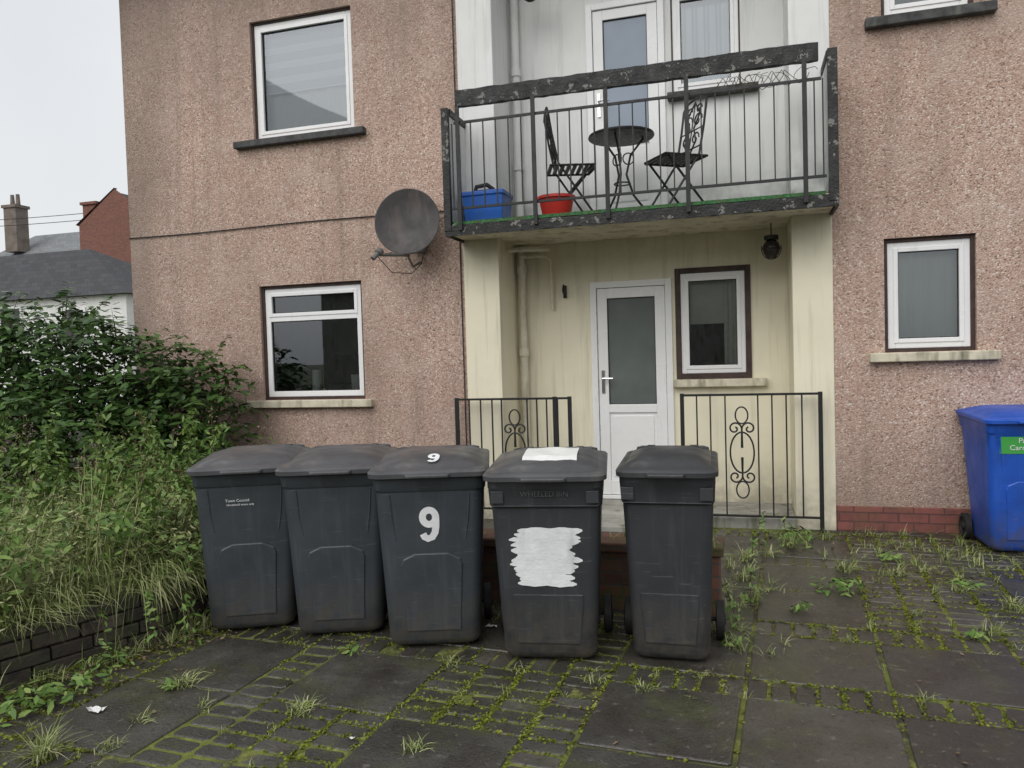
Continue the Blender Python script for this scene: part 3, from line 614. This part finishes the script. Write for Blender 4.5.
g.add([(x,y,.24) for x,y in poly],[tuple(range(len(poly)))]); g.obj('soil_bed',M_soil)
# ------------------------------------------------------------------ vegetation
def leaves_mesh(P,Nn,size,elong,name,mt,parent=None,curl=.15,T=None):
    n=len(P); Nn=Nn/np.linalg.norm(Nn,axis=1,keepdims=True)
    t=rng.normal(size=(n,3)); t[:,2]-=.35
    if T is not None: t=T+rng.normal(size=(n,3))*.25
    t-= (t*Nn).sum(1,keepdims=True)*Nn; t/=np.linalg.norm(t,axis=1,keepdims=True)
    b=np.cross(Nn,t); s=size*rng.uniform(.6,1.3,(n,1)); w=s*elong
    v=np.stack([P-t*s*.5, P-t*s*.12+b*w*.5-Nn*s*curl*.3, P+t*s*.25+b*w*.36-Nn*s*curl*.5, P+t*s*.55-Nn*s*curl, P+t*s*.25-b*w*.36-Nn*s*curl*.5, P-t*s*.12-b*w*.5-Nn*s*curl*.3],1).reshape(-1,3)
    base=np.arange(n)[:,None]*6
    tr=np.array([[0,1,2,3],[0,3,4,5]]); f=(base[:,:,None]+tr[None]).reshape(-1,4)
    me=bpy.data.meshes.new(name); me.vertices.add(len(v)); me.vertices.foreach_set('co',v.ravel()); me.loops.add(f.size); me.loops.foreach_set('vertex_index',f.ravel().astype(np.int32))
    me.polygons.add(len(f)); me.polygons.foreach_set('loop_start',np.arange(0,f.size,4,dtype=np.int32)); me.polygons.foreach_set('loop_total',np.full(len(f),4,np.int32))
    me.materials.append(mt); me.update(calc_edges=True)
    o=bpy.data.objects.new(name,me); S.collection.objects.link(o)
    if parent: o.parent=parent
    return o
def lobe_points(lobes,dens,clump=.16,cn=14):
    P=[];Nn=[]
    for (cx,cy,cz,rx,ry,rz) in lobes:
        nc=int(dens*(rx*ry+ry*rz+rx*rz)); d=rng.normal(size=(nc,3)); d/=np.linalg.norm(d,axis=1,keepdims=True)
        rad=rng.uniform(.5,1.1,(nc,1))**.7; c=np.array([cx,cy,cz])+d*rad*np.array([rx,ry,rz])
        for k in range(nc):
            m=rng.integers(int(cn*.5),int(cn*1.5)); off=rng.normal(size=(m,3))*clump*np.array([.6,.6,.4]); P.append(c[k]+off); Nn.append(d[k]*.5+off/clump*.5+np.array([0,0,.9])+rng.normal(size=(m,3))*.35)
    P=np.concatenate(P);Nn=np.concatenate(Nn); k=P[:,2]>.2; return P[k],Nn[k]
def okp(P): return (P[:,1]<6.68)|(P[:,0]<-6.3)
lob=[(-5.2,6.15,1.0,.52,.4,.5),(-5.0,6.3,1.32,.3,.28,.22),(-5.7,6.0,1.38,.55,.5,.5),(-6.3,5.9,1.55,.65,.55,.60),(-7.0,5.8,1.52,.8,.7,.60),(-5.6,5.4,.85,.6,.45,.42),(-6.4,5.2,1.0,.7,.45,.5),(-5.0,6.2,.6,.45,.4,.35),(-5.05,5.6,.65,.35,.3,.3)]
e=empty('leafy_bush'); P,Nn=lobe_points(lob,150,.14,13); k=okp(P); leaves_mesh(P[k],Nn[k],.085,.5,'foliage',M_leaf,e)
q=MB(); SP=[];SN=[];ST=[]
for l in lob:
    for k in range(34 if l[3]>.4 else 12):
        d=Vector((random.gauss(0,1),random.gauss(-.4,1),abs(random.gauss(.3,.8)))).normalized()
        p0=Vector(l[:3])+Vector((d.x*l[3]*.75,d.y*l[4]*.75,d.z*l[5]*.75)); ln=random.uniform(.22,.46); pts=[]
        for t in np.linspace(0,1,9): pts.append(p0+d*ln*t+Vector((0,0,.12*t-.22*t*t)))
        if pts[-1].y>6.66 and pts[-1].x>-6.3: continue
        q.tube(pts,[.005-.0005*i for i in range(9)],4)
        side=d.cross(Vector((0,0,1))); side=side.normalized() if side.length>.01 else Vector((1,0,0))
        for i in range(1,9):
            for s in (-1,1):
                dr=(side*s+d*.6+Vector((0,0,random.uniform(-.3,.2)))); SP.append(tuple(pts[i]+dr*.045)); ST.append(tuple(dr)); SN.append((random.gauss(0,.25),random.gauss(-.15,.25),1))
SP=np.array(SP);SN=np.array(SN);ST=np.array(ST); k=okp(SP); leaves_mesh(SP[k],SN[k],.10,.42,'spray_leaves',M_leaf,e,T=ST[k])
for l in lob:
    for k in range(5):
        a=random.uniform(0,6.28); q.tube([(l[0]*.8-1.1+random.uniform(-.1,.1),6.0+random.uniform(-.2,.2),.2),(l[0]+.1*math.cos(a),min(6.5,l[1]),l[2]*.6),(l[0]+l[3]*.8*math.cos(a),min(6.6,l[1]+l[4]*.7*math.sin(a)),l[2]+l[5]*random.uniform(-.2,.8))],[.02,.012,.004],6)
q.obj('branches',M_stem,e)
def blades(specs,name,mt,parent=None,seg=5):
    b,ang,h,re,w,dr=specs; n=len(b); ts=np.linspace(0,1,seg+1)
    dx=np.cos(ang);dy=np.sin(ang); sx=-dy; sy=dx; V=[]
    for t in ts:
        x=b[:,0]+dx*re*t**1.5; y=b[:,1]+dy*re*t**1.5; z=b[:,2]+h*(t-dr*t**3); ww=w*(1-t)**.7*.5+.0003
        V.append(np.stack([x-sx*ww,y-sy*ww,z],1)); V.append(np.stack([x+sx*ww,y+sy*ww,z+.1*w],1))
    v=np.stack(V,1).reshape(-1,3); k=2*(seg+1); base=np.arange(n)[:,None]*k
    f=(base[:,:,None]+np.array([[2*i,2*i+1,2*i+3,2*i+2] for i in range(seg)])[None]).reshape(-1,4)
    me=bpy.data.meshes.new(name); me.vertices.add(len(v)); me.vertices.foreach_set('co',v.ravel()); me.loops.add(f.size); me.loops.foreach_set('vertex_index',f.ravel().astype(np.int32))
    me.polygons.add(len(f)); me.polygons.foreach_set('loop_start',np.arange(0,f.size,4,dtype=np.int32)); me.polygons.foreach_set('loop_total',np.full(len(f),4,np.int32))
    me.materials.append(mt); me.update(calc_edges=True); o=bpy.data.objects.new(name,me); S.collection.objects.link(o)
    if parent: o.parent=parent
    return o
wallx=lambda y: np.interp(y,[-.6,2.65,3.45,4.3,6.7],[-4.6,-3.42,-3.09,-2.98,-2.98])-.06
e=empty('wild_grass_bank')
B_=[];A=[];Hh=[];R_=[];W_=[];Dr=[]
for c in range(170):
    cy=random.uniform(1.6,5.4); cx=wallx(cy)-.12-abs(random.gauss(0,1.0)); 
    if cx<-6.2: continue
    back=min(1,(-(cx-wallx(cy)))/1.0); hh=random.uniform(.28,.6)+.28*back*random.random()
    if cy<2.6: hh*=.6
    m=random.randint(45,90); a0=random.uniform(-3.1,3.1)
    for k in range(m):
        B_.append((cx+random.gauss(0,.07),cy+random.gauss(0,.07),.24)); a=random.gauss(a0,1.1); A.append(a); Hh.append(hh*random.uniform(.5,1.3)); R_.append(random.uniform(.05,.42)); W_.append(random.uniform(.003,.009)); Dr.append(random.uniform(.1,.8))
for c in range(56):
    cy=random.uniform(2.2,4.6); cx=wallx(cy)-.02-random.random()*.14; hh=random.uniform(.12,.42); a0=random.gauss(-.5,.7); dr0=random.uniform(.4,1.4)
    for k in range(random.randint(15,60)):
        B_.append((cx+random.gauss(0,.06),cy+random.gauss(0,.06),.25)); A.append(random.gauss(a0,.7)); Hh.append(hh*random.uniform(.4,1.3)); R_.append(random.uniform(.08,.34)); W_.append(random.uniform(.003,.008)); Dr.append(dr0*random.uniform(.6,1.2))
blades([np.array(z_) for z_ in (B_,A,Hh,R_,W_,Dr)],'grass_blades',M_grass,e)
lobF=[];lobW=[]
for c in range(50):
    cy=random.uniform(2.0,5.2); cx=wallx(cy)+.02-abs(random.gauss(0,.75)); r_=random.uniform(.13,.30); (lobF if random.random()<.6 else lobW).append((cx,cy,.32+random.random()*.38,r_,r_,r_*random.uniform(.6,1.1)))
P,Nn=lobe_points(lobF,190,.07,11); leaves_mesh(P,Nn,.036,.28,'feathery_leaves',M_grass,e)
P,Nn=lobe_points(lobW,150,.07,10); leaves_mesh(P,Nn,.055,.42,'bank_leaves',M_weed,e)
q=MB(); PF=[];PD=[];PS=[]
for c in range(90):
    cy=random.uniform(3.3,5.0); cx=wallx(cy)-.3-random.random()*2.4; h=random.uniform(.55,.98)*(1 if cy>3.9 else .75); lx,ly=random.gauss(0,.16),random.gauss(0,.12)
    q.tube([(cx,cy,.24),(cx+lx*.4,cy+ly*.4,.24+h*.6),(cx+lx,cy+ly,.24+h)],[.004,.003,.002],5)
    rr=random.random(); tgt=PF if rr<.12 else (PD if rr<.45 else PS)
    for k in range(36):
        t=random.uniform(.8,1.02); tgt.append((cx+lx*t+random.gauss(0,.02),cy+ly*t+random.gauss(0,.02),.24+h*t))
    for k in range(60):
        t=random.uniform(.3,.9); PS.append((cx+lx*t+random.gauss(0,.05),cy+ly*t+random.gauss(0,.05),.24+h*t))
q.obj('weed_stalks',M_stem,e)
for PP,mt,nm,sz in ((PF,M_flower,'pink_flowers',.02),(PD,M_dry,'seed_heads',.022),(PS,M_weed,'stalk_leaves',.055)):
    PP=np.array(PP); leaves_mesh(PP,rng.normal(size=PP.shape)+np.array([0,0,.6]),sz,.36,nm,mt,e)
# ------------------------------------------------------------------ weeds in paving
e=empty('paving_weeds'); B_=[];A=[];Hh=[];R_=[];W_=[];Dr=[]
def tuft(x,y,h=.12,n=40,re=.1,w=.005,z=0,sp=.02):
    for k in range(n):
        B_.append((x+random.gauss(0,sp),y+random.gauss(0,sp),z-.005)); A.append(random.uniform(0,6.28)); Hh.append(h*random.uniform(.4,1.2)); R_.append(re*random.uniform(.3,1.3)); W_.append(w*random.uniform(.6,1.3)); Dr.append(random.uniform(.1,.8))
def gp(px,py,z=0):
    a,b=px-512,py-384; X=.95828*a-.01854*b-219.36; Y=.28427*a-.04299*b+736.53; Z=-.03002*a-.99891*b-27.62; k=(z-1.5)/Z; return X*k,Y*k
for px,py,h,n in ((45,758,.14,120),(185,686,.10,80),(302,712,.08,80),(415,750,.06,50),(450,664,.06,40),(595,682,.06,40),(645,691,.06,40),(988,634,.09,50),(960,592,.08,50),(1012,608,.10,60),(790,548,.16,70),(845,572,.12,70),(900,575,.09,50),(770,556,.1,40),(730,640,.05,30),(350,653,.04,30),(925,572,.06,40),(110,748,.06,40),(205,706,.05,30),(140,722,.06,30),(745,560,.12,60),(880,556,.08,40),(690,700,.03,20),(520,672,.05,20)):
    X,Y=gp(px,py); tuft(X,Y,h,n,h*1.0)
for k in range(30): tuft(random.gauss(-.02,.09),random.uniform(3.9,5.6),random.uniform(.03,.13),16,.08)
for k in range(40): tuft(random.uniform(-1.9,-.13),4.53+random.gauss(0,.05),random.uniform(.03,.10),12,.05,.004,.40)
def jointpt():
    a=random.choice(joints); 
    if random.random()<.5: x,y=random.choice(a[:2]),random.uniform(a[2],a[3])
    else: x,y=random.uniform(a[0],a[1]),random.choice(a[2:])
    return rot(x,y)
cnt=0
while cnt<460:
    X,Y=jointpt()
    if not(-3.3<X<3.4 and 1.8<Y<6.65) or X<wallx(Y)+.1: continue
    cnt+=1; big=X>.2 and Y>3.4
    tuft(X,Y,random.uniform(.012,.05 if not big else .085),10 if not big else 14,.03 if not big else .055,.003,0,.012)
for k in range(80): tuft(random.uniform(.3,3),random.uniform(5.7,6.7),random.uniform(.03,.12),10,.06)
for k in range(90):
    Y=random.uniform(.5,4.2); tuft(float(wallx(Y))+.1+random.random()*.12,Y,random.uniform(.03,.16),14,.09)
blades([np.array(z_) for z_ in (B_,A,Hh,R_,W_,Dr)],'weed_blades',M_grass,e,4)
PM=[]
while len(PM)<30000:
    X,Y=jointpt()
    if not(-3.4<X<3.2 and 1.7<Y<6.6) or X<wallx(Y)+.05: continue
    m=mn.noise(Vector((X*1.1,Y*1.1,0)))+.6*mn.noise(Vector((X*4,Y*4,3)))
    if m<-.08+random.gauss(0,.14): continue
    s=.006 if m<.2 else .014
    for k in range(3): PM.append((X+random.gauss(0,s),Y+random.gauss(0,s),.0015+abs(random.gauss(0,.0035))))
P=np.array(PM); leaves_mesh(P,rng.normal(size=P.shape)*.45+np.array([0,0,1]),.013,.8,'moss_cushions',M_mosst,e)
PL=[];NL=[]
def rosette(x,y,r=.12,n=16,h=.05):
    for k in range(n):
        a=random.uniform(0,6.28); t=random.uniform(.15,1)*r; PL.append((x+t*math.cos(a),y+t*math.sin(a),.015+h*random.random())); NL.append((.5*math.cos(a)+random.gauss(0,.2),.5*math.sin(a)+random.gauss(0,.2),1))
for px,py,r,n in ((838,592,.15,90),(800,612,.07,26),(795,540,.2,110),(170,690,.06,16),(735,645,.07,16),(975,640,.05,16),(890,560,.10,30),(40,700,.2,80),(80,690,.2,60),(110,670,.15,50),(20,715,.15,50),(745,600,.1,20),(965,588,.10,40),(350,655,.05,16)):
    X,Y=gp(px,py); rosette(X,Y,r,n,.08 if r>.12 else .04)
P=np.array(PL);Nn=np.array(NL); leaves_mesh(P,Nn,.05,.4,'weed_leaves',M_weed,e)
PL=[];NL=[];q=MB()
def tallweed(x,y,h,z=0):
    lx,ly=random.gauss(0,.05),random.gauss(0,.05); q.tube([(x,y,z),(x+lx,y+ly,z+h)],[.004,.002],5)
    for k in range(int(h*110)):
        t=random.uniform(.1,1); a=random.uniform(0,6.28); r=.05*(1.2-t)
        PL.append((x+lx*t+r*math.cos(a),y+ly*t+r*math.sin(a),z+h*t)); NL.append((math.cos(a)*.7,math.sin(a)*.7,.7))
for x,y,h in ((-2.84,3.42,.3),(-3.0,3.6,.45),(-2.95,3.45,.25),(-3.02,3.8,.5),(-.04,4.3,.24),(.03,4.7,.2),(.05,5.6,.22),(.1,5.9,.3),(.3,6.0,.25),(.45,6.1,.2),(-2.98,3.3,.35),(-3.1,3.1,.3)): tallweed(x,y,h)
q.obj('weed_stems',M_stem,e); P=np.array(PL);Nn=np.array(NL); leaves_mesh(P,Nn,.042,.35,'tall_weed_leaves',M_weed,e)
def litter(x,y,s,nm='litter'):
    q=MB(); L=[[(x+s*(i/5-.5)+random.gauss(0,s*.06),y+s*.6*(j/4-.5)+random.gauss(0,s*.06),.008+abs(random.gauss(0,s*.13))) for i in range(6)] for j in range(5)]; q.loft(L,0,False,False); q.obj(nm,M_litter)
for px,py,s in ((97,712,.07),(126,638,.06),(352,740,.02),(492,628,.06),(612,570,.06)): litter(*gp(px,py),s)
PL=[(random.uniform(-3.3,2.5),random.uniform(1.9,6.4),.010+random.random()*.004) for _ in range(130)]+[(float(wallx(y_))+.15+abs(random.gauss(0,.15)),y_,.012+random.random()*.01) for y_ in np.linspace(1.5,4,260)]
P=np.array(PL); Nn=rng.normal(size=P.shape)*.2+np.array([0,0,1]); leaves_mesh(P,Nn,.024,.6,'fallen_leaves',M_dry)
# ------------------------------------------------------------------ background houses
def house(nm,x0,x1,y0,y1,ze,zr,wallm,roofm,hip=2,axis='x'):
    e=empty(nm); q=MB(); q.box(x0,x1,y0,y1,-.1,ze-.005); q.obj('walls',wallm,e)
    q=MB(); o=.3; ym=(y0+y1)/2
    if axis=='x': V=[(x0-o,y0-o,ze),(x1+o,y0-o,ze),(x1+o,y1+o,ze),(x0-o,y1+o,ze),(x0+hip,ym,zr),(x1-hip,ym,zr)]; F=[(0,1,5,4),(1,2,5),(2,3,4,5),(3,0,4),(3,2,1,0)]
    else:
        xm=(x0+x1)/2; V=[(x0-o,y0+.15,ze),(x1+o,y0+.15,ze),(x1+o,y1+o,ze),(x0-o,y1+o,ze),(xm,y0+.15,zr),(xm,y1+o,zr)]; F=[(0,1,4),(1,2,5,4),(2,3,5),(3,0,4,5),(3,2,1,0)]
    q.add(V,F); q.obj('roof',roofm,e)
    if axis!='x': q=MB(); q.add([(x0,y0,ze-.01),(x1,y0,ze-.01),((x0+x1)/2,y0,zr+.15)],[(0,1,2)]); q.add([(x0-.2,y0-.05,ze),((x0+x1)/2,y0-.05,zr+.2),((x0+x1)/2,y0+.2,zr+.2),(x0-.2,y0+.2,ze)],[(0,1,2,3)]); q.obj('gable',wallm,e)
    return e
h=house('white_house',-42,-23.3,25,32,4.45,7.0,M_white_h,M_slate,5.2)
q=MB(); q.box(-29.8,-28.6,24.93,24.99,3.1,4.2); q.box(-26.5,-25.3,24.93,24.99,2.6,4.0); q.obj('windows',M_upvc,h); q=MB(); q.box(-29.7,-28.7,24.9,24.925,3.2,4.1); q.box(-26.4,-25.4,24.9,24.925,2.7,3.9); q.obj('panes',M_dglass,h)
h=house('red_brick_house',-34.6,-29.6,34,46,9.4,11.0,M_redb,M_slate,0,'y')
q=MB(); q.box(-34.5,-33.6,34.2,35.4,8.5,10.5); q.box(-34.6,-33.5,34.1,35.5,10.5,10.65); q.obj('chimney',M_redb,h)
h=house('grey_roof_house',-52,-38.5,42,50,9.0,11.7,M_white_h,M_slate2,1)
q=MB(); q.box(-50,-48.9,42.6,43.6,10,13.1); q.box(-50.1,-48.8,42.5,43.7,13.1,13.3); 
for k in (-.25,.25): q.tube([(-49.45+k,43.1,13.3),(-49.45+k,43.1,14.1)],[.16,.12],10)
q.obj('chimney',M_chim,h)
e=empty('overhead_wires'); q=MB()
for z in (10.6,11.0): q.tube([(-56+ t*40,38,z+1.2*(2*t-1)**2*.6) for t in np.linspace(0,.62,14)],.02,4)
q.obj('wire',M_rubber,e)
h=house('unseen_terrace_house',-22,6,-32,-24,5.2,8,M_conc,M_slate,2); h=house('unseen_terrace_house',12,34,-32,-24,5.2,8,M_redb,M_slate,2)  # unseen houses behind the camera, added for the window reflections
# ------------------------------------------------------------------ light + sky
W=bpy.data.worlds.new("World"); S.world=W; W.use_nodes=True; nt=W.node_tree; nt.nodes.clear()
sky=nt.nodes.new('ShaderNodeTexSky'); sky.sky_type='NISHITA'; sky.sun_disc=False; EL,AZ=math.radians(45),math.radians(195)
sky.sun_elevation=EL; sky.sun_rotation=AZ; sky.dust_density=4; sky.air_density=1.5
hs=nt.nodes.new('ShaderNodeHueSaturation'); hs.inputs['Saturation'].default_value=.2; nt.links.new(sky.outputs[0],hs.inputs['Color'])
b1_=nt.nodes.new('ShaderNodeBackground'); b1_.inputs[1].default_value=.05; nt.links.new(hs.outputs[0],b1_.inputs[0])
b2_=nt.nodes.new('ShaderNodeBackground'); b2_.inputs[1].default_value=1.1
tc=nt.nodes.new('ShaderNodeTexCoord'); nz=nt.nodes.new('ShaderNodeTexNoise'); nz.inputs['Scale'].default_value=2.5; nz.inputs['Detail'].default_value=3; nt.links.new(tc.outputs['Generated'],nz.inputs['Vector'])
cr=nt.nodes.new('ShaderNodeValToRGB'); cr.color_ramp.elements[0].position=.3; cr.color_ramp.elements[0].color=(.53,.55,.57,1); cr.color_ramp.elements[1].position=.7; cr.color_ramp.elements[1].color=(.63,.645,.66,1)
nt.links.new(nz.outputs[0],cr.inputs[0]); nt.links.new(cr.outputs[0],b2_.inputs[0])
ad=nt.nodes.new('ShaderNodeAddShader'); nt.links.new(b1_.outputs[0],ad.inputs[0]); nt.links.new(b2_.outputs[0],ad.inputs[1]); ow=nt.nodes.new('ShaderNodeOutputWorld'); nt.links.new(ad.outputs[0],ow.inputs[0])
sd=bpy.data.lights.new('sun','SUN'); sd.energy=1.25; sd.angle=math.radians(60); sd.color=(1,.98,.95); so=bpy.data.objects.new('sun',sd); S.collection.objects.link(so)
d=Vector((math.sin(AZ)*math.cos(EL),math.cos(AZ)*math.cos(EL),math.sin(EL))); so.rotation_euler=d.to_track_quat('Z','Y').to_euler()
# ------------------------------------------------------------------ camera
yw,pt_,rl=.28945501,.03593173,.0300441
f=Vector((-math.sin(yw)*math.cos(pt_),math.cos(yw)*math.cos(pt_),-math.sin(pt_))); rt=Vector((math.cos(yw),math.sin(yw),0)); dn=f.cross(rt)
r2=math.cos(rl)*rt+math.sin(rl)*dn; d2=-math.sin(rl)*rt+math.cos(rl)*dn
cd=bpy.data.cameras.new('camera'); cam=bpy.data.objects.new('camera',cd); S.collection.objects.link(cam)
mw=Matrix((( r2.x,-d2.x,-f.x,0),(r2.y,-d2.y,-f.y,0),(r2.z,-d2.z,-f.z,1.5),(0,0,0,1))); cam.matrix_world=mw
cd.sensor_width=36; cd.lens=769/1024*36; cd.clip_end=2000; cd.clip_start=.05
S.camera=cam
S.view_settings.view_transform='Standard'; S.view_settings.look='None'; S.view_settings.exposure=0
